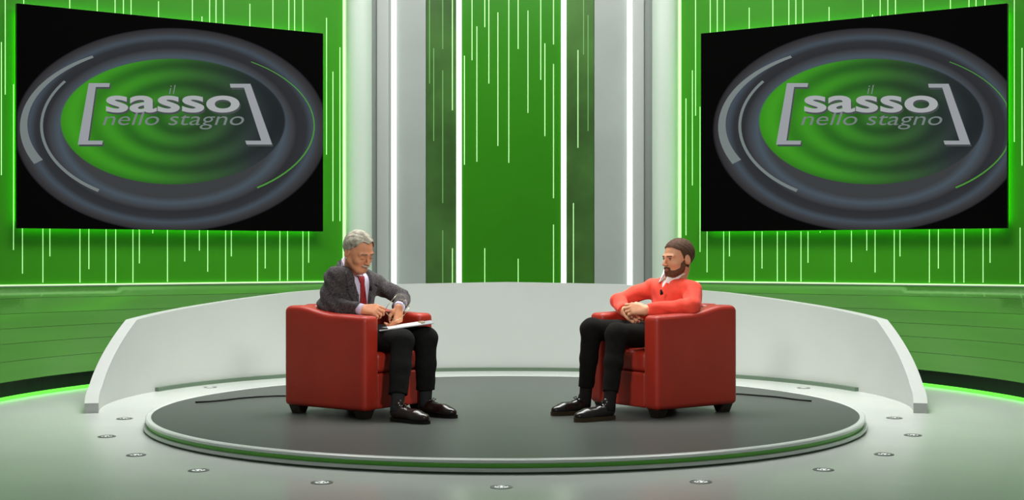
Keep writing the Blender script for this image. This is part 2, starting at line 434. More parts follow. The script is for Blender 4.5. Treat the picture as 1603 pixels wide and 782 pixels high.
for left in (True, False):
    if left: org = S0 + V3(0, 0, SCR_Z); ang = math.atan2(TD[1], TD[0])
    else:
        q = S0 + TD * SCR_W; org = V3(-q[0], q[1], SCR_Z); ang = math.atan2(-TD[1], TD[0])
    sc = empty('video_screen', org, ang)
    tag(sc, 'large black video screen with green ripple logo on the %s green wall' % ('left' if left else 'right'), 'screen', 'video screens on the green walls')
    link('case', bm_mesh(box_bm((0, .006, 0), (SCR_W, .06, SCR_H), .004), 'case'), M['bezel'], sc)
    link('mount', bm_mesh(box_bm((.9, .06, .5), (SCR_W - .9, .125, SCR_H - .5), .004), 'mount'), M['bezel'], sc)
    ux, uy = math.cos(ang), math.sin(ang)
    key = (org[1], uy, org[0], ux, org[2] - EYE)        # distance and lateral offset grow along the screen
    cpx = 268 if left else 1361
    cs, cz = (cpx - CX) / FPX, -(197 - HY) / FPX
    link('picture', mesh_py('picture', [(.004, .004, .004), (SCR_W - .004, .004, .004), (SCR_W - .004, .004, SCR_H - .004), (.004, .004, SCR_H - .004)], [(0, 1, 2, 3)]), screen_material(cs, cz, key), sc)
    for (a, b) in (((.06, .075, .02), (SCR_W - .06, .09, .05)), ((.06, .075, SCR_H - .05), (SCR_W - .06, .09, SCR_H - .02)),
                   ((.02, .075, .06), (.05, .09, SCR_H - .06)), ((SCR_W - .05, .075, .06), (SCR_W - .02, .09, SCR_H - .06))):
        link('backlight', bm_mesh(box_bm(a, b), 'backlight'), M['halo'], sc)
    def loc(px, py):
        a = cs + (px - 268) / FPX; b = cz - (py - 197) / FPX
        q = (a * key[0] - key[2]) / (key[3] - a * key[1]); return q, b * (key[0] + key[1] * q) - key[4]
    def flat(name, pts, m, y=.0):
        pp = []
        for (a, b) in pts: pp.append((min(max(a, .004), SCR_W - .004), b))
        vs = [(a, y, b) for a, b in pp] + [(a, y + .002, b) for a, b in pp]; n = len(pts)
        fs = [tuple(range(n)), tuple(range(2 * n - 1, n - 1, -1))] + [(i, (i + 1) % n, n + (i + 1) % n, n + i) for i in range(n)]
        return link(name, mesh_py(name, vs, fs), m, sc)
    def arc(name, rx, ry, a0, a1, w0, w1, m):
        n = 28; a = [math.radians(a0 + (a1 - a0) * i / n) for i in range(n + 1)]
        vs = []; fs = []
        for i, th in enumerate(a):
            w = (w0 + (w1 - w0) * i / n) / 2
            for d in (w, -w):
                x, z = loc(268 + (rx + d) * math.cos(th), 197 - (ry + d) * math.sin(th))
                x = min(max(x, .004), SCR_W - .004)
                vs += [(x, .0, z), (x, .002, z)]
        for i in range(n):
            o = i * 4; q = o + 4
            fs += [(o, o + 2, q + 2, q), (o + 1, q + 1, q + 3, o + 3), (o, q, q + 1, o + 1), (o + 2, o + 3, q + 3, q + 2)]
        link(name, mesh_py(name, vs, fs), m, sc)
    arc('light_arc', 231, 128, 122, 206, 4, 15, M['logo_dim'])
    arc('light_arc', 203, 122, 145, 236, 4, 5, M['logo_dim'])
    arc('green_arc', 224, 121, 56, -53, 1.2, 2.6, M['logo_green'])
    for (dx, dy, m, y) in ((2, 3, M['logo_shadow'], .0015), (0, 0, M['logo'], 0)):
        flat('bracket', [loc(x + dx, v + dy) for x, v in ((172, 130), (139, 130), (122, 226), (160, 226), (161, 220), (138, 220), (150, 136), (171, 136))], m, y)
        flat('bracket', [loc(x + dx, v + dy) for x, v in ((360, 131), (392, 131), (426, 226), (386, 226), (384, 220), (409, 220), (382, 137), (361, 137))], m, y)
        for body, bold, sh, x0, x1, base, hgt, mm in (('sasso', .022, 0, 166, 375, 174.5, None, M['logo_light']), ('nello stagno', -.004, .22, 161, 382, 195.5, None, M['logo_dim']),
                                                ('i', -.004, .2, 264.5, 269, 147, 15, M['logo_dim']), ('l', -.004, .2, 270.5, 275, 147, 15, M['logo_dim'])):
            if m is M['logo_shadow'] and body != 'sasso': continue
            me = text_mesh(body, bold, sh)
            co = np.array([v.co[:] for v in me.vertices]); mn, mx = co[:, 0].min(), co[:, 0].max()
            xh = {'sasso': 27 / .52, 'nello stagno': 15.5 / .52, 'i': 15 / .72, 'l': 15 / .72}[body]   # picture rows per em
            for v in me.vertices:
                A = loc(x0 + dx + (v.co.x - mn) / (mx - mn) * (x1 - x0), base + dy - v.co.y * xh); v.co = (A[0], y + .0005, A[1])
            link('lettering', me, M['logo_shadow'] if m is M['logo_shadow'] else mm, sc)

# ------------------------------------------------------------------ low curved white partition
SX = -.045
PC, PA, PBk = 10.9, 3.17, 2.9
def ell(th, off=0): return V3(SX + (PA + off) * math.sin(th), PC + (PBk + off) * math.cos(th), 0)
END = math.radians(106)                             # plan angle of the open ends
TOPS = [(0, .904), (20, .886), (41, .819), (57, .741), (80, .634), (87, .4425), (93, .285), (98, .165), (106, .075)]
def top_z(th): return float(np.interp(math.degrees(abs(th)), [q[0] for q in TOPS], [q[1] for q in TOPS]))
NSEG = 212
ths = [-END + 2 * END * i / NSEG for i in range(NSEG + 1)]
vs = []; fs = []
for th in ths:
    i_, o_ = ell(th), ell(th, .10); z = top_z(th)
    for p, zz in ((i_, 0), (i_, z), (o_, z), (o_, 0)): vs.append((p[0], p[1], zz))
for i in range(NSEG):
    for k in range(4): fs.append((i * 4 + k, i * 4 + (k + 1) % 4, i * 4 + 4 + (k + 1) % 4, i * 4 + 4 + k))
fs += [(0, 1, 2, 3), (NSEG * 4 + 3, NSEG * 4 + 2, NSEG * 4 + 1, NSEG * 4)]
part = empty('curved_partition', (SX, PC, 0))
tag(part, 'low curved white partition sweeping around the back of the round platform', 'partition')
me = mesh_py('wall_body', vs, fs)
bm = bmesh.new(); bm.from_mesh(me); bm.to_mesh(me); bm.free()
child_local(link('wall_body', flat_smooth(me, 30), M['white_wall']), part)
vs = []; fs = []; lim = math.radians(74); ns = 90
for i in range(ns + 1):
    th = -lim + 2 * lim * i / ns
    a, b = ell(th, -.035), ell(th, .02)
    for p, z in ((a, 0), (a, .034), (b, .034), (b, 0)): vs.append((p[0], p[1], z))
for i in range(ns):
    for k in range(4): fs.append((i * 4 + k, i * 4 + (k + 1) % 4, i * 4 + 4 + (k + 1) % 4, i * 4 + 4 + k))
fs += [(0, 1, 2, 3), (ns * 4 + 3, ns * 4 + 2, ns * 4 + 1, ns * 4)]
child_local(link('skirting', flat_smooth(mesh_py('skirting', vs, fs), 30), M['partition_base']), part)

# ------------------------------------------------------------------ round platform
ZD = .08
PX, PY, PR = SX, 9.81, 2.49
plat = empty('round_platform', (PX, PY, 0))
tag(plat, 'low round platform with dark grey deck and green banded pale rim', 'platform')
link('deck', flat_smooth(lathe('deck', [(0, ZD - .02), (PR, ZD - .02), (PR, ZD), (0, ZD)], 0, 0, 200), 20), M['deck'], plat)
link('rim', flat_smooth(lathe('rim', [(PR, .05), (PR, ZD), (PR + .03, ZD), (PR + .04, ZD - .006), (PR + .04, ZD - .02), (PR + .02, .05)], 0, 0, 200, True), 30), M['rim'], plat)
link('green_band', flat_smooth(lathe('green_band', [(PR - .1, .03), (PR - .1, .058), (PR + .028, .058), (PR + .028, .03)], 0, 0, 200, True), 30), M['rim_green'], plat)
link('lower_lip', flat_smooth(lathe('lower_lip', [(PR - .1, .012), (PR - .1, .031), (PR + .045, .031), (PR + .05, .026), (PR + .05, .012)], 0, 0, 200, True), 30), M['rim'], plat)
link('foot_ring', flat_smooth(lathe('foot_ring', [(PR - .1, 0), (PR - .1, .012), (PR + .04, .012), (PR + .04, 0)], 0, 0, 200, True), 30), M['rim_dark'], plat)

# recessed floor lights
ring_me = flat_smooth(lathe('ring', [(.036, -.004), (.036, .003), (.046, .006), (.058, .003), (.058, -.004)], 0, 0, 36, True), 30); ring_me.materials.append(M['steel'])
lens_me = flat_smooth(lathe('lens', [(0, .003), (.02, .0045), (.037, .002), (.037, -.004), (0, -.004)], 0, 0, 36), 30); lens_me.materials.append(M['lens'])
stud_me = flat_smooth(lathe('stud', [(0, .0075), (.004, .0065), (.0055, .003), (.0055, .002)], 0, 0, 8), 30); stud_me.materials.append(M['steel'])
FL = [(329, 606, 'behind the platform rim near the left partition wing'), (1258, 607, 'behind the platform rim near the right partition wing'),
      (222, 609, 'at the foot of the left partition wing, half in its shade'), (1374, 609, 'at the foot of the right partition wing, half in its shade'),
      (195, 655, 'just in front of the left partition end'), (167, 683, 'furthest left of the ring around the platform'),
      (213, 712, 'left of the platform, second along the front arc from the left'), (311, 736, 'front left of the platform, beside the rim curve'),
      (504, 755, 'in front of the platform below the older man\'s armchair'), (785, 762, 'at the centre front of the platform, nearest the viewer'),
      (1097, 754, 'in front of the platform below the bearded man\'s armchair'), (1289, 735, 'front right of the platform, beside the rim curve'),
      (1384, 711, 'right of the platform, second along the front arc from the right'), (1429, 681, 'furthest right of the ring around the platform'),
      (1400, 654, 'just in front of the right partition end')]
for px, py, where in FL:
    D = FPX * EYE / (py - HY); t = empty('floor_light', ((px - CX) / FPX * D, D, 0))
    tag(t, 'round recessed floor light ' + where, 'floor light', 'recessed floor lights around the platform')
    link('ring', ring_me, None, t); link('lens', lens_me, None, t)
    if py > 640:
        for k in range(6):
            s = link('stud', stud_me, None, t); s.location = (.022 * math.cos(k * math.pi / 3), .022 * math.sin(k * math.pi / 3), 0)

# ------------------------------------------------------------------ implicit surfaces: smooth bodies, clothes and cushions
class Grid:
    def __init__(s, lo, hi, h):
        s.lo = np.array(lo, float); s.h = h
        s.n = np.ceil((np.array(hi, float) - s.lo) / h).astype(int) + 1
        s.ax = [s.lo[i] + h * np.arange(s.n[i]) for i in range(3)]
        s.F = np.full(tuple(s.n), 1.0, np.float32)
    def clone(s):
        q = Grid.__new__(Grid); q.lo = s.lo; q.h = s.h; q.n = s.n; q.ax = s.ax; q.F = np.full(tuple(s.n), 1.0, np.float32); return q
    def sl(s, lo, hi):
        r = []
        for i in range(3):
            a = int(max(0, math.floor((lo[i] - s.lo[i]) / s.h))); b = int(min(s.n[i], math.ceil((hi[i] - s.lo[i]) / s.h) + 1))
            if b <= a: return None
            r.append(slice(a, b))
        return tuple(r)
    def xyz(s, sl=None):
        sl = sl or (slice(None),) * 3
        return (s.ax[0][sl[0]][:, None, None], s.ax[1][sl[1]][None, :, None], s.ax[2][sl[2]][None, None, :])
    def put(s, prim, k=0.0, op='u', m=.03):
        fn, lo, hi = prim; e = k + m
        sl = s.sl(np.array(lo) - e, np.array(hi) + e)
        if sl is None: return
        d = fn(*s.xyz(sl)).astype(np.float32); A = s.F[sl]
        if op == 'u': s.F[sl] = smin(A, d, k)
        else: s.F[sl] = -smin(-A, d, k)
def smin(a, b, k):
    if k <= 0: return np.minimum(a, b)
    h = np.clip(.5 + .5 * (b - a) / k, 0, 1)
    return b * (1 - h) + a * h - k * h * (1 - h)
def cap(a, b, r1, r2=None):
    a = np.array(a, float); b = np.array(b, float); r2 = r1 if r2 is None else r2; ab = b - a; L2 = max(ab @ ab, 1e-9)
    def fn(x, y, z):
        px, py, pz = x - a[0], y - a[1], z - a[2]
        t = np.clip((px * ab[0] + py * ab[1] + pz * ab[2]) / L2, 0, 1)
        return np.sqrt((px - t * ab[0]) ** 2 + (py - t * ab[1]) ** 2 + (pz - t * ab[2]) ** 2) - (r1 + (r2 - r1) * t)
    R = max(r1, r2)
    return fn, np.minimum(a, b) - R, np.maximum(a, b) + R
def elp(c, r, R=None):
    c = np.array(c, float); r = np.array(r, float); R = np.eye(3) if R is None else np.array(R, float)   # rows: local axes
    def fn(x, y, z):
        px, py, pz = x - c[0], y - c[1], z - c[2]
        q = [(R[i][0] * px + R[i][1] * py + R[i][2] * pz) for i in range(3)]
        k0 = np.sqrt(sum((q[i] / r[i]) ** 2 for i in range(3))); k1 = np.sqrt(sum((q[i] / r[i] ** 2) ** 2 for i in range(3)))
        return k0 * (k0 - 1) / np.maximum(k1, 1e-6)
    e = np.sqrt(((R.T * r) ** 2).sum(1))
    return fn, c - e, c + e
def nets(g, F=None, name='m'):
    F = g.F if F is None else F
    S = F < 0; h = g.h
    cnt = np.zeros(tuple(n - 1 for n in F.shape), np.uint8)
    cor = [(i, j, k) for i in (0, 1) for j in (0, 1) for k in (0, 1)]
    sh = F.shape
    for (i, j, k) in cor: cnt += S[i:sh[0] - 1 + i, j:sh[1] - 1 + j, k:sh[2] - 1 + k]
    I = np.argwhere((cnt > 0) & (cnt < 8))
    idx = np.full(cnt.shape, -1, np.int32); idx[I[:, 0], I[:, 1], I[:, 2]] = np.arange(len(I))
    val = [F[I[:, 0] + i, I[:, 1] + j, I[:, 2] + k].astype(float) for (i, j, k) in cor]
    acc = np.zeros((len(I), 3)); w = np.zeros(len(I))
    for a in range(8):
        for b in range(a + 1, 8):
            if sum(abs(cor[a][q] - cor[b][q]) for q in range(3)) != 1: continue
            m = (val[a] < 0) != (val[b] < 0)
            t = np.where(m, val[a] / np.where(m, val[a] - val[b], 1), 0)
            ca, cb = np.array(cor[a], float), np.array(cor[b], float)
            acc += m[:, None] * (ca + (cb - ca) * t[:, None]); w += m
    vs = g.lo + h * (I + acc / w[:, None])
    fs = []
    for ax in range(3):
        u, v = (ax + 1) % 3, (ax + 2) % 3
        a = [slice(None)] * 3; b = [slice(None)] * 3
        a[ax] = slice(0, sh[ax] - 1); b[ax] = slice(1, sh[ax])
        E = np.argwhere(S[tuple(a)] != S[tuple(b)])
        ok = (E[:, u] > 0) & (E[:, v] > 0) & (E[:, u] < sh[u] - 1) & (E[:, v] < sh[v] - 1); E = E[ok]
        def cell(du, dv):
            q = E.copy(); q[:, u] += du; q[:, v] += dv; return idx[q[:, 0], q[:, 1], q[:, 2]]
        Q = np.stack([cell(-1, -1), cell(0, -1), cell(0, 0), cell(-1, 0)], 1)
        inside = S[E[:, 0], E[:, 1], E[:, 2]]
        Q[~inside] = Q[~inside][:, ::-1]
        fs.append(Q)
    fs = np.concatenate(fs) if fs else np.zeros((0, 4), int)
    fs = fs[(fs >= 0).all(1)]
    me = bpy.data.meshes.new(name)
    me.vertices.add(len(vs)); me.vertices.foreach_set('co', vs.astype(np.float32).ravel())
    me.loops.add(len(fs) * 4); me.loops.foreach_set('vertex_index', fs.astype(np.int32).ravel())
    me.polygons.add(len(fs)); me.polygons.foreach_set('loop_start', np.arange(0, len(fs) * 4, 4, dtype=np.int32))
    me.polygons.foreach_set('use_smooth', np.ones(len(fs), bool))
    me.update(calc_edges=True); me.validate()
    return me

# ------------------------------------------------------------------ armchairs
CHW, CHL = .36, .76
def sstep(a, b, x):
    t = np.clip((x - a) / (b - a), 0, 1); return t * t * (3 - 2 * t)
def rbox(g, u0, u1, v0, v1, z0, ztop, r, puff=0.0):
    u, v, z = g.xyz()
    T = ztop(u) if callable(ztop) else ztop
    T = T + puff * (1 - ((u - (u0 + u1) / 2) / ((u1 - u0) / 2)) ** 2).clip(0) * (1 - ((v - (v0 + v1) / 2) / ((v1 - v0) / 2)) ** 2).clip(0)
    a = np.abs(u - (u0 + u1) / 2) - (u1 - u0) / 2 + r
    b = np.abs(v - (v0 + v1) / 2) - (v1 - v0) / 2 + r
    c = np.maximum(z - T, z0 - z) + r
    a, b, c = np.broadcast_arrays(a, b, c)
    return np.sqrt(np.maximum(a, 0) ** 2 + np.maximum(b, 0) ** 2 + np.maximum(c, 0) ** 2) + np.minimum(np.maximum(np.maximum(a, b), c), 0) - r
ARM_T = lambda u: .692 + .008 * sstep(-.05, -.3, -u * -1) + .050 * (1 - sstep(-.64, -.30, u)) - .02 * (1 - sstep(-.80, -.70, u))
def chair_mesh(name, lo, hi, args, h=.009):
    g = Grid(lo, hi, h); return nets(g, rbox(g, *args), name)
arm_r = chair_mesh('arm', (-.80, -.40, .02), (.04, -.17, .80), (-CHL, 0, -CHW, -.212, .055, ARM_T, .034))
arm_l = chair_mesh('arm', (-.80, .17, .02), (.04, .40, .80), (-CHL, 0, .212, CHW, .055, ARM_T, .034))
back_me = chair_mesh('backrest', (-.80, -.26, .02), (-.50, .26, .82), (-CHL + .004, -.575, -.215, .215, .06, .755, .05))
cush_me = chair_mesh('seat_cushion', (-.64, -.25, .25), (.04, .25, .50), (-.59, -.022, -.209, .209, .302, .442, .035, .012))
front_me = chair_mesh('front_panel', (-.64, -.25, .02), (.04, .25, .34), (-.58, -.016, -.211, .211, .06, .300, .014))
for m_ in (arm_r, arm_l, back_me, cush_me, front_me): m_.materials.append(M['leather'])
def foot_mesh():
    vs = []
    for z, s in ((0, .036), (.06, .052)):
        vs += [(-s, -s, z), (s, -s, z), (s, s, z), (-s, s, z)]
    me = mesh_py('foot', vs, [(3, 2, 1, 0), (4, 5, 6, 7), (0, 1, 5, 4), (1, 2, 6, 5), (2, 3, 7, 6), (3, 0, 4, 7)])
    bm = bmesh.new(); bm.from_mesh(me); bmesh.ops.bevel(bm, geom=bm.edges[:], offset=.004, segments=1, affect='EDGES'); bm.to_mesh(me); bm.free()
    me.materials.append(M['foot']); return me
foot_me = foot_mesh()
AF = math.radians(54)
F1 = V3(math.sin(AF), -math.cos(AF), 0); L1 = V3(-F1[1], F1[0], 0)
F2 = V3(-math.sin(AF), -math.cos(AF), 0); L2 = V3(-F2[1], F2[0], 0)
C1O = V3(-.979, 8.98, ZD) + L1 * CHW
C2O = V3(.974, 9.05, ZD) - L2 * CHW
def C1(u, v, z): return C1O + F1 * u + L1 * v + V3(0, 0, z)
def C2(u, v, z): return C2O + F2 * u + L2 * v + V3(0, 0, z)
for o, f, lab in ((C1O, F1, 'red leather armchair on the left, occupied by the man in the grey jacket'),
                  (C2O, F2, 'red leather armchair on the right, occupied by the man in the coral sweater')):
    ch = empty('armchair', o, math.atan2(f[1], f[0]))
    tag(ch, lab, 'armchair', 'red leather armchairs on the platform')
    for nm, me in (('arm', arm_r), ('arm', arm_l), ('backrest', back_me), ('seat_cushion', cush_me), ('front_panel', front_me)): link(nm, me, None, ch)
    for (u, v) in ((-.075, -.285), (-.075, .285), (-.685, -.285), (-.685, .285)):
        ft = link('foot', foot_me, None, ch); ft.location = (u, v, 0)

# ------------------------------------------------------------------ people
def frame(fwd, up=(0, 0, 1)):
    f = np.array(fwd, float); f /= np.linalg.norm(f); u = np.array(up, float)
    l = np.cross(u, f); l /= np.linalg.norm(l); u = np.cross(f, l)
    return np.array([f, l, u])                      # rows: forward, left, up

def head_frame(yaw_dir, pitch, roll=0):
    f = np.array(yaw_dir, float); f[2] = 0; f /= np.linalg.norm(f)
    l = np.cross((0, 0, 1), f); p = math.radians(pitch)
    fw = f * math.cos(p) - V3(0, 0, 1) * math.sin(p); up = np.cross(fw, l)
    r = math.radians(roll); l2 = l * math.cos(r) + up * math.sin(r); up2 = np.cross(fw, l2)
    return np.array([fw, l2, up2])

class Local:
    """primitives written in a local frame, handed over in world coordinates"""
    def __init__(s, o, R, k): s.o = np.array(o, float); s.R = R; s.k = k
    def w(s, p): return s.o + s.k * (np.array(p, float) @ s.R)
    def cap(s, a, b, r1, r2=None): return cap(s.w(a), s.w(b), r1 * s.k, (r1 if r2 is None else r2) * s.k)
    def elp(s, c, r, ry=0):
        c_, s_ = math.cos(ry), math.sin(ry)
        Q = np.array([[c_, 0, s_], [0, 1, 0], [-s_, 0, c_]]) @ s.R
        return elp(s.w(c), np.array(r) * s.k, Q)
    def coords(s, g):
        x, y, z = g.xyz(); x, y, z = x - s.o[0], y - s.o[1], z - s.o[2]
        return [(s.R[i][0] * x + s.R[i][1] * y + s.R[i][2] * z) / s.k for i in range(3)]

def skull(g, H, ears=True, face=True, lean=1.0):
    k = H.k
    g.put(H.elp((-.014, 0, .028), (.097, .076, .088)))
    g.put(H.elp((.030, 0, -.040), (.054, .058 * lean, .074)), .035 * k)
    g.put(H.elp((.060, 0, -.096), (.026, .030, .022)), .028 * k)
    for s in (-1, 1):
        g.put(H.cap((-.008, s * .052, -.055), (.050, s * .022, -.098), .019, .016), .03 * k)
        g.put(H.elp((.052, s * .042, -.034), (.026, .020, .020)), .02 * k)
        g.put(H.cap((.070, s * .046, .012), (.084, s * .012, .013), .010, .010), .014 * k)
    if face:
        for s in (-1, 1):
            g.put(H.elp((.094, s * .031, -.006), (.015, .017, .010)), .010 * k, 's')
            g.put(H.elp((.066, s * .032, -.006), (.0160, .0175, .0150)), .004 * k)
        g.put(H.cap((.086, 0, .006), (.108, 0, -.036), .0075, .0105), .010 * k)
        for s in (-1, 1): g.put(H.elp((.097, s * .011, -.039), (.010, .0075, .0075)), .006 * k)
        g.put(H.elp((.080, 0, -.062), (.014, .024, .008)), .010 * k)
        g.put(H.elp((.078, 0, -.077), (.013, .020, .007)), .008 * k)
        g.put(H.cap((.098, -.022, -.0695), (.098, .022, -.0695), .004), .004 * k, 's')
    if ears:
        for s in (-1, 1):
            g.put(H.elp((-.018, s * .077, -.012), (.020, .009, .033), -.25), .006 * k)
            g.put(H.elp((-.012, s * .088, -.008), (.009, .007, .017), -.25), .004 * k, 's')

def hand(g, O, R, k, curls, spread=.06, thumb=((.028, .030, -.012), (.058, .044, -.026), (.078, .040, -.040)), side=1, kk=.006):
    """x: along the fingers, y: towards the thumb, z: back of the hand"""
    Hn = Local(O, R * np.array([[1], [side], [1]]) if False else R, k)
    ys = [.031, .010, -.011, -.030]; xs = [.088, .092, .087, .078]; ln = [(.042, .026, .021), (.046, .029, .022), (.042, .027, .021), (.033, .021, .018)]
    for i in range(4):
        g.put(Hn.cap((.0, ys[i] * .6, 0), (xs[i], ys[i], .002), .0155, .0125), .016 * k)
    for i in range(4):
        p = V3(xs[i], ys[i], 0); a = 0; yw = spread * (1.2 - i)
        for j in range(3):
            a += math.radians(curls[i][j])
            d = V3(math.cos(a) * math.cos(yw), math.sin(yw), -math.sin(a)); q = p + d * ln[i][j]
            g.put(Hn.cap(p, q, .0100 - .0010 * j, .0092 - .0012 * j), kk * k); p = q
    t = [(.012, .018, -.004)] + list(thumb)
    for j in range(3): g.put(Hn.cap(t[j], t[j + 1], (.017, .0125, .0105)[j], (.0125, .0105, .0085)[j]), .010 * k)

def limb(g, pts, rs, k=.02, m=.03):
    for i in range(len(pts) - 1): g.put(cap(pts[i], pts[i + 1], rs[i], rs[i + 1]), k, m=m)

def fold(g, amp, f1, f2):
    x, y, z = g.xyz()
    return amp * (np.sin(f1 * (x * .7 + z) + 2.2 * np.sin(f2 * (y - x))) * .6 + np.sin(f1 * 1.7 * (y * .8 - z * .9) + 1.7 * np.sin(f2 * 1.3 * (x + z))) * .4).astype(np.float32)

def shoe(person, heel, fd, leather, sole_m, lace_m, k=1.0, welted=False):
    fd = np.array(fd, float); fd /= np.linalg.norm(fd)
    R = frame(fd); Hs = Local((heel[0], heel[1], ZD), R, k)
    lo = Hs.w((.15, 0, .08)) - .22 * k; hi = Hs.w((.15, 0, .08)) + .22 * k; lo[2] = ZD - .01; hi[2] = ZD + .17
    g = Grid(lo, hi, .0045)
    g.put(Hs.cap((.045, 0, .050), (.10, 0, .055), .037, .036))
    g.put(Hs.cap((.10, 0, .052), (.20, -.003, .040), .036, .043), .03)
    g.put(Hs.elp((.235, -.003, .034), (.062, .045, .034)), .03)
    g.put(Hs.cap((.045, 0, .07), (.055, 0, .105), .036, .037), .02)
    x, y, z = Hs.coords(g)
    F = np.maximum(g.F, (.020 - z) * k)
    up = link('shoe', nets(g, F, 'shoe'), leather); child_local(up, person)
    # sole
    n = 44; out = []
    for i in range(n):
        a = 2 * math.pi * i / n; c, s = math.cos(a), math.sin(a)
        xx = .150 + .152 * (abs(c) ** .85) * (1 if c > 0 else -1)
        wd = .041 + .010 * float(sstep(.10, .22, xx)) - .004 * (1 - float(sstep(0, .08, xx)))
        out.append((xx, wd * (abs(s) ** .8) * (1 if s > 0 else -1)))
    hgt = .026 if welted else .020
    vs = [Hs.w((a, b, 0)) for a, b in out] + [Hs.w((a, b, hgt)) for a, b in out]
    fs = [tuple(range(n))[::-1], tuple(range(n, 2 * n))] + [(i, (i + 1) % n, n + (i + 1) % n, n + i) for i in range(n)]
    s_ = link('sole', flat_smooth(mesh_py('sole', vs, fs), 50), sole_m); s_.parent = up; s_.matrix_parent_inverse = up.matrix_parent_inverse.copy()
    s_.matrix_parent_inverse = Matrix.Identity(4)
    for j in range(4):
        xx = .110 + .024 * j; zz = .091 - .0045 * j - .0012 * j * j
        me = tube('lace', [Hs.w((xx, -.024, zz - .010)), Hs.w((xx + .003, -.010, zz)), Hs.w((xx + .003, .010, zz)), Hs.w((xx, .024, zz - .010))], .0034 * k, 6)
        l_ = link('lace', me, lace_m); l_.parent = up
    for s in (-1, 1):
        me = tube('lace', [Hs.w((.108, 0, .094)), Hs.w((.102, s * .016, .112)), Hs.w((.116, s * .026, .104)), Hs.w((.110, s * .004, .094))], .003 * k, 6)
        l_ = link('lace', me, lace_m); l_.parent = up
    return up

def person(name, label, Cf, Ff, Lf, J, hd, opts):
    pe = empty('person', tuple(Cf(-.30, 0, .45)))
    tag(pe, label, 'person')
    skin = opts['skin']
    R = np.array([Ff, Lf, V3(0, 0, 1)])
    add = lambda nm, me, m: child_local(link(nm, me, m), pe)
    H = Local(hd['o'], head_frame(hd['dir'], hd['pitch'], hd.get('roll', 0)), hd['k'])
    neck_b, chest, belly, pelvis = J['neck'], J['chest'], J['belly'], J['pelvis']
    sR = R
    if opts.get('twist'):
        c, s = math.cos(opts['twist']), math.sin(opts['twist']); sR = np.array([Ff * c + Lf * s, Lf * c - Ff * s, V3(0, 0, 1)])
    # ---- body: one continuous surface
    allp = np.array([J[q] for q in ('shR', 'shL', 'elR', 'elL', 'wrR', 'wrL', 'pelvis', 'knR', 'knL', 'anR', 'anL')] + [H.w((0, 0, .12)), H.w((.1, 0, 0))])
    lo = allp.min(0) - .16; hi = allp.max(0) + .16; lo[2] = ZD + .02
    g = Grid(lo, hi, .0045)
    skull(g, H, lean=hd.get('lean', 1))
    g.put(cap(H.w((-.022, 0, -.06)), neck_b, .056 * hd['k'], .062), .02)
    g.put(elp(chest, (.095, .15, .15), sR), .04); g.put(elp(belly, (.10, .14, .14), R), .05); g.put(elp(pelvis, (.11, .15, .10), R), .05)
    g.put(cap(J['shR'], J['shL'], .045), .04)
    for s in 'RL':
        limb(g, [J['sh' + s], J['el' + s], J['wr' + s]], [.042, .036, .0265], .01)
        limb(g, [J['hip' + s], J['kn' + s], J['an' + s]], [.07, .052, .030], .01)
        g.put(cap(J['an' + s], J['an' + s] + Ff * .13 - V3(0, 0, .045), .024, .018), .01)
    for hdn in J['hands']:
        hand(g, *hdn[:3], **hdn[3])
        g.put(cap(hdn[4], hdn[0], .026, .022), .012)
    add('body', nets(g, name='body'), skin)
    # ---- head pieces on a finer grid
    c0 = H.w((0, 0, 0)); e = .17 * hd['k']
    gh = Grid(c0 - e, c0 + e, .0032); skull(gh, H, ears=False, lean=hd.get('lean', 1)); Fh = gh.F
    hx, hy, hz = H.coords(gh); kk = hd['k']
    opts['headbits'](add, gh, Fh, hx, hy, hz, kk, H)
    return pe, H, R, sR, add

# ----- the older man in the grey jacket
def bits_old(add, g, F, x, y, z, k, H):
    nz = .0012 * np.sin(x * 130 + 3 * np.sin(y * 60)) * np.sin(z * 90 + y * 70)
    line = .074 + .012 * np.exp(-((np.abs(y) - .03) / .02) ** 2) - .03 * np.clip(np.abs(y) - .055, 0, 1) / .02           # hairline height at the brow
    # hair: above a line that drops behind the temples
    lim = np.where(x > .018, line + (x - .05) * .15, np.where(x > -.012, -.010 - .9 * (.0 - x) * 0 + (x + .012) * 1.9, -.055 + (x + .012) * .35))
    lim = np.where(np.abs(y) < .03, np.where(x > -.02, line + (x - .05) * .15, -.055), lim)
    side = np.minimum(1, np.abs(y) / .055)
    hair = np.maximum(F - (.011 + nz) * k, (lim - z) * k * .8)
    ear = elp(H.w((-.014, .076, -.014)), np.array((.020, .03, .028)) * k, H.R)[0](*g.xyz()); ear2 = elp(H.w((-.014, -.076, -.014)), np.array((.020, .03, .028)) * k, H.R)[0](*g.xyz())
    hair = np.maximum(hair, -np.minimum(ear, ear2))
    add('hair', nets(g, hair.astype(np.float32), 'hair'), M['hair_grey'])
    m = elp(H.w((.092, 0, -.057)), np.array((.016, .028, .0085)) * k, H.R)[0](*g.xyz()) + nz
    add('moustache', nets(g, m.astype(np.float32), 'moustache'), M['hair_white'])
    for s in (-1, 1):
        b = cap(H.w((.080, s * .046, .015)), H.w((.091, s * .014, .018)), .0048 * k, .0055 * k)[0](*g.xyz())
        add('eyebrow', nets(g, b.astype(np.float32), 'eyebrow'), M['brow_grey'])
        b = tube('eyelid_crease', [H.w((.0835 - .9 * abs(q) ** 1.6, s * (.032 + q), -.0125 - .0015 * math.cos(q * 90))) for q in (-.013, -.007, 0, .007, .013)], .0016 * k, 5)
        add('eyelid_crease', b, M['brow_grey'])

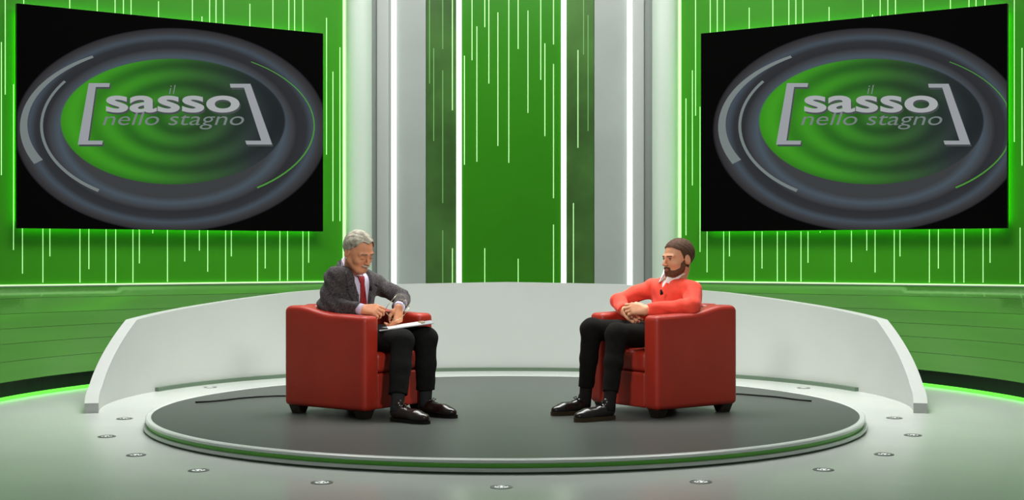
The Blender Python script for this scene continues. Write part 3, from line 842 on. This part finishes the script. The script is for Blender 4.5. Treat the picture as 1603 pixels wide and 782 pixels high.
J1 = dict(neck=C1(-.455, .0, .955), chest=C1(-.445, 0, .82), belly=C1(-.45, 0, .66), pelvis=C1(-.47, 0, .54),
          shR=P(523, 434, 9.37), elR=P(511, 476, 9.36), wrR=P(566, 484, 9.25),
          shL=P(590, 445, 9.66), elL=P(630, 467, 9.60), wrL=P(625, 481, 9.36),
          hipR=C1(-.44, -.10, .525), hipL=C1(-.44, .10, .525), knR=P(630, 533, 9.10), knL=P(667, 529, 9.27),
          anR=V3(-.762, 8.95, ZD + .085), anL=V3(-.595, 9.27, ZD + .085))
def rot_frame(x, z):
    x = np.array(x, float); x /= np.linalg.norm(x); z = np.array(z, float); z = z - x * (x @ z); z /= np.linalg.norm(z)
    return x, z
def hframe(x, z, right):
    x, z = rot_frame(x, z); y = np.cross(z, x) * (1 if right else -1)
    return np.array([x, y, z])
# right hand: back towards the viewer and up, fingers closing on the spectacles
hR = hframe(V3(1, -.15, -.02), V3(-.1, -.75, .65), True)
hL = hframe(V3(-.10, -.25, -.95), V3(.80, -.45, .25), False)
J1['hands'] = [
    (J1['wrR'], hR, 1.12, dict(curls=[(30, 50, 35), (38, 60, 40), (45, 65, 40), (50, 65, 40)], spread=.03, thumb=((.034, .034, -.020), (.066, .036, -.034), (.088, .026, -.042))), J1['elR'] * .3 + J1['wrR'] * .7),
    (J1['wrL'], hL, 1.08, dict(curls=[(42, 48, 30), (46, 52, 34), (50, 56, 36), (54, 60, 36)], spread=.04, thumb=((.034, .036, -.016), (.064, .040, -.034), (.086, .026, -.046))), J1['elL'] * .3 + J1['wrL'] * .7)]
pe1, H1, R1, sR1, add1 = person('old', 'grey-haired man with moustache, tweed jacket and red tie, seated looking down at spectacles', C1, F1, L1, J1,
    dict(o=P(562, 393, 9.40), dir=(math.sin(math.radians(47)), -math.cos(math.radians(47)), 0), pitch=24, roll=4, k=1.15, lean=.96),
    dict(skin=M['skin_older'], headbits=bits_old, twist=-.12))

def torso_put(g, J, R, sR, inf=0.0):
    g.put(elp(J['chest'], np.array((.112, .172, .140)) + inf, sR), .05, m=.08)
    g.put(elp(J['belly'], np.array((.128, .165, .155)) + inf, R), .06, m=.08)
    g.put(elp(J['pelvis'], np.array((.120, .172, .10)) + inf, R), .05, m=.08)
    d = (J['shL'] - J['shR']); d /= np.linalg.norm(d)
    g.put(cap(J['shR'] + d * .03, J['shL'] - d * .03, .056 + inf), .05, m=.08)
    for s in 'RL': g.put(cap(J['neck'] + V3(0, 0, .0), J['sh' + s] + V3(0, 0, .015), .050 + inf, .045 + inf), .03, m=.08)

def uvz(g, Cf, F, L):
    o = Cf(0, 0, 0); x, y, z = g.xyz()
    return (x - o[0]) * F[0] + (y - o[1]) * F[1], (x - o[0]) * L[0] + (y - o[1]) * L[1], z - o[2] + 0 * x

def upper_grid(J, h=.006, ex=.14):
    pts = np.array([J[q] for q in ('shR', 'shL', 'elR', 'elL', 'wrR', 'wrL', 'pelvis', 'neck', 'chest')])
    return Grid(pts.min(0) - ex - V3(.06, .06, 0), pts.max(0) + ex, h)

def cuff_plane(g, a, b, at):
    """signed distance past the cuff of the sleeve a->b (positive beyond)"""
    d = (b - a) / np.linalg.norm(b - a); q = a + (b - a) * at; x, y, z = g.xyz()
    return (x - q[0]) * d[0] + (y - q[1]) * d[1] + (z - q[2]) * d[2]

def sleeve(g, J, s, r, at=1.0, k=.02):
    gg = g.clone()
    a, e, w = J['sh' + s], J['el' + s], J['wr' + s]
    tip = e + (w - e) * (at + .12)
    limb(gg, [a, e], [r[0], r[1]], 0); limb(gg, [e, tip], [r[1] * .98, r[2]], .02)
    near = gg.F + 0
    lim = cuff_plane(g, e, w, at)
    x, y, z = g.xyz()
    dd = np.sqrt((x - w[0]) ** 2 + (y - w[1]) ** 2 + (z - w[2]) ** 2)
    near = np.where(dd < .11, np.maximum(near, lim), near)
    return near.astype(np.float32)

V_Z = ZD
def band(add, nm, B, F, L, gap, inner, outer, m, th=.004):
    """folded collar: a band around the neck, open by +-gap degrees at the front; inner/outer give (radius, height) for cos(angle)"""
    n = 48; vs = []; fs = []
    for i in range(n + 1):
        a = math.radians(gap + (360 - 2 * gap) * i / n); c = math.cos(a)
        d = F * c + L * math.sin(a)
        ri, zi = inner(c); ro, zo = outer(c)
        o0 = V3(B[0], B[1], 0)
        rows = [(ri, zi - .03), (ri, zi), (ri + .004, zi + .004), (ri + .010, zi + .001), ((ri + ro) / 2 + .006, (zi + zo) / 2 + .004), (ro, zo), (ro - th, zo - .002), (ri + .004, zi - .03)]
        for r, z in rows: vs.append(o0 + d * r + V3(0, 0, z))
    k = 8
    for i in range(n):
        for j in range(k): fs.append((i * k + j, i * k + (j + 1) % k, (i + 1) * k + (j + 1) % k, (i + 1) * k + j))
    fs += [tuple(range(k)), tuple(n * k + j for j in range(k))[::-1]]
    return add(nm, flat_smooth(mesh_py(nm, vs, fs), 50), m)

# jacket
g = upper_grid(J1)
torso_put(g, J1, R1, sR1, .012)
core = g.F.copy()
shirt_d = core + .012
u, v, z = uvz(g, C1, F1, L1)
tw = -.12; vv = v * math.cos(tw) - (u + .45) * math.sin(tw)
zn = z
vw = np.clip(.012 + (zn - .60) * .20, .004, .085)                          # half width of the open front
front = u > -.45
openf = np.where(front, (np.abs(vv) - vw) * .9, .05)
body_j = np.maximum(core, -openf)
body_j = np.maximum(body_j, (.52 - z) + 0 * core)
lap_w = np.clip(.065 * np.clip((zn - .62) / .22, 0, 1) * np.clip((1.02 - zn) / .05, .2, 1), 0, .07)
notch = np.abs((zn - .885) + (np.abs(vv) - .11) * .5) - .007
lap = np.maximum(core - .017, np.where(front, np.maximum(vw - np.abs(vv), np.abs(vv) - vw - lap_w), .05))
lap = np.maximum(lap, np.where(np.abs(vv) > vw + .03, -notch, -.05))
hump = elp(C1(-.515, -.01, .945), (.080, .15, .090), R1)[0](*g.xyz())
body_j = smin(body_j, hump, .04)
J_ = smin(np.maximum(body_j, z - 1.035), np.maximum(lap, z - 1.03), .004)
J_ = -smin(-J_, cap(C1(-.455, 0, .955), C1(-.40, 0, 1.16), .080, .095)[0](*g.xyz()), .006)
fo = fold(g, .0045, 55, 14)
for s, r in (('R', (.066, .060, .046)), ('L', (.060, .055, .047))):
    J_ = smin(J_, sleeve(g, J1, s, r, .93) + fo * 1.2, .022)
J_ = J_ + fo * .5
J_ = np.maximum(J_, -np.maximum(cap(J1['elR'] * .2 + J1['wrR'] * .8, J1['wrR'] * 1.25 - J1['elR'] * .25, .036)[0](*g.xyz()), cuff_plane(g, J1['elR'], J1['wrR'], .86) * -1))
J_ = np.maximum(J_, -np.maximum(cap(J1['elL'] * .2 + J1['wrL'] * .8, J1['wrL'] * 1.25 - J1['elL'] * .25, .036)[0](*g.xyz()), cuff_plane(g, J1['elL'], J1['wrL'], .80) * -1))
add1('jacket', nets(g, J_.astype(np.float32), 'jacket'), M['tweed'])
# shirt: front, collar, cuffs
sh_ = np.maximum(shirt_d - .002, np.where(u > -.48, np.abs(vv) - .12, .05)); sh_ = np.maximum(sh_, .5 - z)
add1('shirt', nets(g, sh_.astype(np.float32), 'shirt'), M['shirt_lilac'])
band(add1, 'shirt_collar', C1(-.445, 0, .93), F1, L1, 13, lambda c: (.066 + .002 * c, 1.030 - .052 * c + V_Z), lambda c: (.085 + .007 * c, .988 - .056 * c - .012 * max(c, 0) ** 4 + V_Z), M['shirt_lilac'])
band(add1, 'jacket_collar', C1(-.462, 0, .93), F1, L1, 50, lambda c: (.083 + .002 * c, 1.016 - .045 * c + V_Z), lambda c: (.122 + .006 * c, .945 - .030 * c + V_Z), M['tweed'], .007)
for s, r in (('R', .041), ('L', .041)):
    e, w = J1['el' + s], J1['wr' + s]; d = (w - e) / np.linalg.norm(w - e); ln = np.linalg.norm(w - e)
    a, b = (.90, 1.05) if s == 'R' else (.86, 1.04)
    me = tube('cuff', [e + d * ln * a, e + d * ln * (a + .03), e + d * ln * (b - .01), e + d * ln * b], [r - .001, r, r - .002, r - .007], 20)
    add1('shirt_cuff', me, M['shirt_lilac'])
# tie on a finer grid
gt = Grid(C1(-.30, 0, .8) - V3(.20, .20, .26), C1(-.30, 0, .8) + V3(.20, .20, .26), .004)
torso_put(gt, J1, R1, sR1, 0.0)
u, v, z = uvz(gt, C1, F1, L1); vv = v * math.cos(tw) - (u + .45) * math.sin(tw)
wt = np.where(z > .905, .020 + (z - .905) * .25, .017 + (.905 - z) * .085)
td = np.maximum(np.abs(gt.F - .006) - .006, np.abs(vv) - wt); td = np.maximum(td, np.maximum(z - .955, .60 - z)); td = np.where(u > -.42, td, .05)
kn = elp(C1(-.455, 0, .955) + F1 * .072 + V3(0, 0, -.018) , (.020, .024, .024), sR1)[0](*gt.xyz())
add1('tie', nets(gt, smin(td, kn, .006).astype(np.float32), 'tie'), M['tie'])

def trousers(add, J, R, r, m, hem, Cf, F):
    pts = np.array([J[q] for q in ('hipR', 'hipL', 'knR', 'knL', 'anR', 'anL', 'pelvis')])
    g = Grid(pts.min(0) - .16, pts.max(0) + .16, .0065)
    g.put(elp(J['pelvis'], (.125, .178, .100), R))
    for s in 'RL':
        hip, kn, an = J['hip' + s], J['kn' + s], J['an' + s]
        gg = g.clone()
        e = kn + (an - kn) * hem
        limb(gg, [hip, hip + (kn - hip) * .6, kn], [r[0], r[1] * 1.08, r[1]], .02)
        limb(gg, [kn, kn + (e - kn) * .5, e + (an - kn) * .15], [r[1], r[2], r[3]], .03)
        lim = cuff_plane(gg, kn, an, hem)
        gg.F = np.maximum(gg.F, lim.astype(np.float32)) + fold(gg, .0018, 44, 9)
        inner = cap(kn + (an - kn) * (hem - .12), an, r[3] - .010)[0](*gg.xyz()); 
        gg.F = np.maximum(gg.F, -np.maximum(inner, -(lim + .03))).astype(np.float32)
        g.F = smin(g.F, gg.F, .012)
    add('trousers', nets(g, g.F, 'trousers'), m)
trousers(add1, J1, R1, (.092, .076, .068, .064), M['trouser_black'], .80, C1, F1)
for s in 'RL':
    kn, an = J1['kn' + s], J1['an' + s]
    add1('sock', tube('sock', [kn + (an - kn) * q for q in (.70, .8, .9, .98, 1.06)], [.048, .047, .045, .045, .046], 20), M['sock'])
for heel in (V3(-.805, 8.985, 0), V3(-.640, 9.305, 0)):
    shoe(pe1, heel, F1 + (V3(0, 0, 0)), M['shoe_brown'], M['sole'], M['lace'], 1.09)

# ----- the younger man in the coral sweater
def bits_young(add, g, F, x, y, z, k, H):
    nz = .0012 * np.sin(x * 190 + 3 * np.sin(y * 90)) * np.sin(z * 170 + y * 110)
    ay = np.abs(y)
    hl = .066 - .012 * np.clip((ay - .035) / .03, 0, 1)
    lim = np.where(x > .030, hl + (x - .06) * .25, np.where(x > .004, -.014 + (x - .004) * 2.4, -.050 + (x - .004) * .3))
    lim = np.where(ay < .035, np.where(x > -.02, hl + (x - .06) * .25, -.05), lim)
    hair = np.maximum(F - (.0065 + nz) * k, (lim - z) * k * .8)
    hair = np.maximum(hair, -np.minimum(elp(H.w((-.016, .076, -.014)), np.array((.021, .03, .032)) * k, H.R)[0](*g.xyz()), elp(H.w((-.016, -.076, -.014)), np.array((.021, .03, .032)) * k, H.R)[0](*g.xyz())))
    add('hair', nets(g, hair.astype(np.float32), 'hair'), M['hair_brown'])
    # beard along jaw, chin and upper lip
    up = np.where(x > .058, -.055 - .0 * x, -.060 + np.clip(.058 - x, 0, .06) * .85)
    bd = np.maximum(F - (.0045 + nz) * k, np.maximum((z - up) * k * .8, (-.000 - x) * k))
    mouth = elp(H.w((.085, 0, -.070)), np.array((.03, .0215, .0095)) * k, H.R)[0](*g.xyz())
    cheek = np.where((x > .03) & (ay > .026), (z + .074 - np.clip(.06 - x, 0, .05) * .5), -.02) * k
    bd = np.maximum(np.maximum(bd, -mouth), cheek)
    mo = elp(H.w((.088, 0, -.0575)), np.array((.012, .026, .0055)) * k, H.R)[0](*g.xyz())
    bd = np.minimum(bd, mo)
    add('beard', nets(g, bd.astype(np.float32), 'beard'), M['beard'])
    for s in (-1, 1):
        b = cap(H.w((.080, s * .046, .012)), H.w((.0905, s * .014, .0125)), .0036 * k, .0046 * k)[0](*g.xyz())
        add('eyebrow', nets(g, b.astype(np.float32), 'eyebrow'), M['brow_dark'])
        e = elp(H.w((.0705, s * .032, -.006)), np.array((.0135, .0135, .0062)) * k, H.R)[0](*g.xyz())
        add('eye', nets(g, e.astype(np.float32), 'eye'), M['eye_white'])
        e = elp(H.w((.0805, s * .032, -.0055)), np.array((.0045, .0062, .0058)) * k, H.R)[0](*g.xyz())
        add('iris', nets(g, e.astype(np.float32), 'iris'), M['iris'])
        b = tube('eyelash', [H.w((.0845 - 22 * q * q, s * (.032 + q), .0005 - 14 * q * q)) for q in (-.013, -.007, 0, .007, .013)], .0017 * k, 5)
        add('eyelash', b, M['brow_dark'])
    lp = np.maximum(F - .0015 * k, mouth + .002)
    add('lips', nets(g, lp.astype(np.float32), 'lips'), M['lip'])

J2 = dict(neck=C2(-.505, 0, .885), chest=C2(-.475, 0, .81), belly=C2(-.45, 0, .65), pelvis=C2(-.47, 0, .54),
          shL=P(1085, 455, 9.47), elL=P(1083, 479, 9.34), wrL=P(1011, 485, 9.33),
          shR=P(1020, 451, 9.74), elR=P(968, 471, 9.68), wrR=P(978, 486, 9.47),
          hipL=C2(-.44, .10, .53), hipR=C2(-.44, -.10, .53), knL=P(965, 523, 9.17), knR=P(926, 515, 9.32),
          anL=V3(.648, 9.03, ZD + .085), anR=V3(.506, 9.38, ZD + .085))
hL2 = hframe(V3(-1, .05, .10), V3(.1, -.85, .5), False)
hR2 = hframe(V3(.42, -.72, -.28), V3(-.80, -.35, .45), True)
J2['hands'] = [
    (J2['wrL'], hL2, 1.10, dict(curls=[(28, 62, 40), (32, 66, 42), (36, 68, 42), (40, 68, 42)], spread=.05, thumb=((.030, .036, -.010), (.062, .044, -.008), (.088, .036, -.012))), J2['elL'] * .2 + J2['wrL'] * .8),
    (J2['wrR'], hR2, 1.08, dict(curls=[(30, 58, 36), (34, 62, 40), (36, 64, 40), (38, 64, 40)], spread=.05, thumb=((.030, .036, -.010), (.058, .046, -.004), (.082, .040, -.010))), J2['elR'] * .2 + J2['wrR'] * .8)]
pe2, H2, R2, sR2, add2 = person('young', 'bearded young man in a coral sweater and black trousers, seated with clasped hands', C2, F2, L2, J2,
    dict(o=P(1061, 403, 9.60), dir=(-math.sin(math.radians(60)), -math.cos(math.radians(60)), 0), pitch=3, roll=0, k=1.15, lean=1.03),
    dict(skin=M['skin_young'], headbits=bits_young))
g = upper_grid(J2)
torso_put(g, J2, R2, sR2, .004)
core = g.F.copy(); u, v, z = uvz(g, C2, F2, L2)
fo = fold(g, .0045, 48, 12)
sw = core + fo * .6
nkh = cap(J2['neck'] + V3(0, 0, .05), J2['neck'] + V3(0, 0, .2) + F2 * .02, .082, .10)[0](*g.xyz())
sw = -smin(-sw, nkh, .006)
vneck = np.where(u > -.5, (np.abs(v) - np.clip((z - .865) * .55, -.03, .06)) * .8, .05)
sw = np.maximum(np.maximum(sw, -vneck), (.545 - z))
sw = np.maximum(sw, z - .985)
for s, r in (('R', (.064, .056, .042)), ('L', (.066, .057, .042))):
    sw = smin(sw, sleeve(g, J2, s, r, .96) + fo * 1.3, .022)
add2('sweater', nets(g, sw.astype(np.float32), 'sweater'), M['coral'])
sh_ = np.maximum(core + .008, np.where(u > -.52, np.abs(v) - .10, .05)); sh_ = np.maximum(np.maximum(sh_, .50 - z), z - .99)
add2('shirt', nets(g, sh_.astype(np.float32), 'shirt'), M['shirt_white'])
band(add2, 'shirt_collar', C2(-.490, 0, .93), F2, L2, 14, lambda c: (.067 + .006 * c, 1.018 - .054 * c + V_Z),
     lambda c: (.094 + .030 * max(c, 0) ** 2, .960 - .034 * c - .044 * math.exp(-((c - .72) / .26) ** 2) + V_Z), M['shirt_white'])
# hem of the shirt showing under the sweater
trousers(add2, J2, R2, (.090, .074, .060, .052), M['jean_black'], .80, C2, F2)
for s in 'RL':
    kn, an = J2['kn' + s], J2['an' + s]
    add2('sock', tube('sock', [kn + (an - kn) * q for q in (.70, .8, .9, .98, 1.06)], [.044, .044, .043, .044, .045], 20), M['sock_brown'])
for heel in (V3(.690, 9.065, 0), V3(.548, 9.415, 0)):
    shoe(pe2, heel, V3(-.86, -.51, 0), M['shoe_black'], M['sole_tan'], M['lace'], 1.07, True)

# ------------------------------------------------------------------ small things
def mic(p, d, label):
    d = V3(*d); d /= np.linalg.norm(d); t = empty('clip_microphone', tuple(p)); tag(t, label, 'microphone', 'clip-on microphones')
    child_local(link('capsule', tube('capsule', [p + V3(0, 0, -.020), p + V3(0, 0, -.012), p + V3(0, 0, .012), p + V3(0, 0, .020)], [.005, .008, .008, .005], 12), M['mic']), t)
    child_local(link('clip', bm_mesh(box_bm((-.006, -.004, -.016), (.006, .004, .004), .001, 1, None, p - d * .010), 'clip'), M['mic']), t)
mic(P(581, 451, 9.33), F1, 'black clip-on microphone on the grey jacket lapel')
mic(P(1035, 457, 9.43), F2, 'black clip-on microphone on the coral sweater')

# clipboard across the older man's knees
a = P(594, 517.5, 9.12); b = P(679, 505.5, 9.17)
xd = (b - a) / np.linalg.norm(b - a); yd = V3(-.10, .99, .035); yd -= xd * (xd @ yd); yd /= np.linalg.norm(yd); zd = np.cross(xd, yd)
cb = empty('clipboard', tuple(a)); tag(cb, 'grey clipboard with white paper lying across the older man\'s knees', 'clipboard')
Rm = Matrix(((xd[0], yd[0], zd[0]), (xd[1], yd[1], zd[1]), (xd[2], yd[2], zd[2])))
ln = float(np.linalg.norm(b - a))
child_local(link('board', bm_mesh(box_bm((0, 0, -.004), (ln, .24, .002), .0015, 1, Rm, a), 'board'), M['board']), cb)
child_local(link('paper', bm_mesh(box_bm((.06, .012, .002), (ln - .085, .222, .006), 0, 1, Rm, a), 'paper'), M['paper']), cb)
child_local(link('clip', bm_mesh(box_bm((ln - .095, .07, .002), (ln - .055, .17, .014), .003, 2, Rm, a), 'clip'), M['metal']), cb)

# spectacles held between the older man's hands
sp = empty('spectacles', tuple(P(618, 480, 9.2))); tag(sp, 'thin metal-framed spectacles held in the older man\'s hands', 'spectacles')
h1 = P(623, 459, 9.22); h2 = P(640.5, 478, 9.24)
xd = (h2 - h1); wdt = float(np.linalg.norm(xd)); xd /= wdt
nd = V3(.25, -.35, .9); nd -= xd * (xd @ nd); nd /= np.linalg.norm(nd)
def rim_pts(c, rx, ry, n=24): return [c + xd * rx * math.cos(2 * math.pi * i / n) + nd * ry * math.sin(2 * math.pi * i / n) for i in range(n)]
for q in (.26, .74):
    c = h1 + xd * wdt * q - nd * .004
    pts = rim_pts(c, wdt * .21, .017)
    rm = child_local(link('rim', tube('rim', pts, .0014, 6, True), M['metal']), sp)
    ln_ = link('lens', mesh_py('lens', [p for p in rim_pts(c, wdt * .205, .0165)], [tuple(range(24))]), M['glass']); ln_.parent = rm
child_local(link('bridge', tube('bridge', [h1 + xd * wdt * .46, h1 + xd * wdt * .5 + nd * .004, h1 + xd * wdt * .54], .0014, 6), M['metal']), sp)
child_local(link('temple', tube('temple', [h1, P(615, 468, 9.18), P(607, 478, 9.16), P(603, 485, 9.16)], .0019, 6), M['metal']), sp)
child_local(link('temple', tube('temple', [h2, P(640, 482, 9.20), P(636, 488, 9.18), P(628, 498, 9.17), P(618, 502, 9.15), P(611, 496, 9.14), P(604, 489, 9.14)], .0019, 6), M['metal']), sp)

# cables on the deck
def cable(pts, label):
    out = []
    for px, py in pts:
        D = FPX * (EYE - ZD) / (py - HY); out.append(((px - CX) / FPX * D, D, ZD + .007))
    o = link('cable', tube('cable', out, .007, 6), M['cable']); tag(o, label, 'cable')
cable([(306, 630.5), (330, 629), (352, 627), (372, 624.5), (400, 622), (430, 620.5), (470, 620), (520, 619)], 'black cable lying on the deck behind the left armchair')
cable([(1110, 616), (1160, 617.5), (1190, 620), (1215, 622), (1245, 626), (1270, 628.5)], 'black cable lying on the deck behind the right armchair')
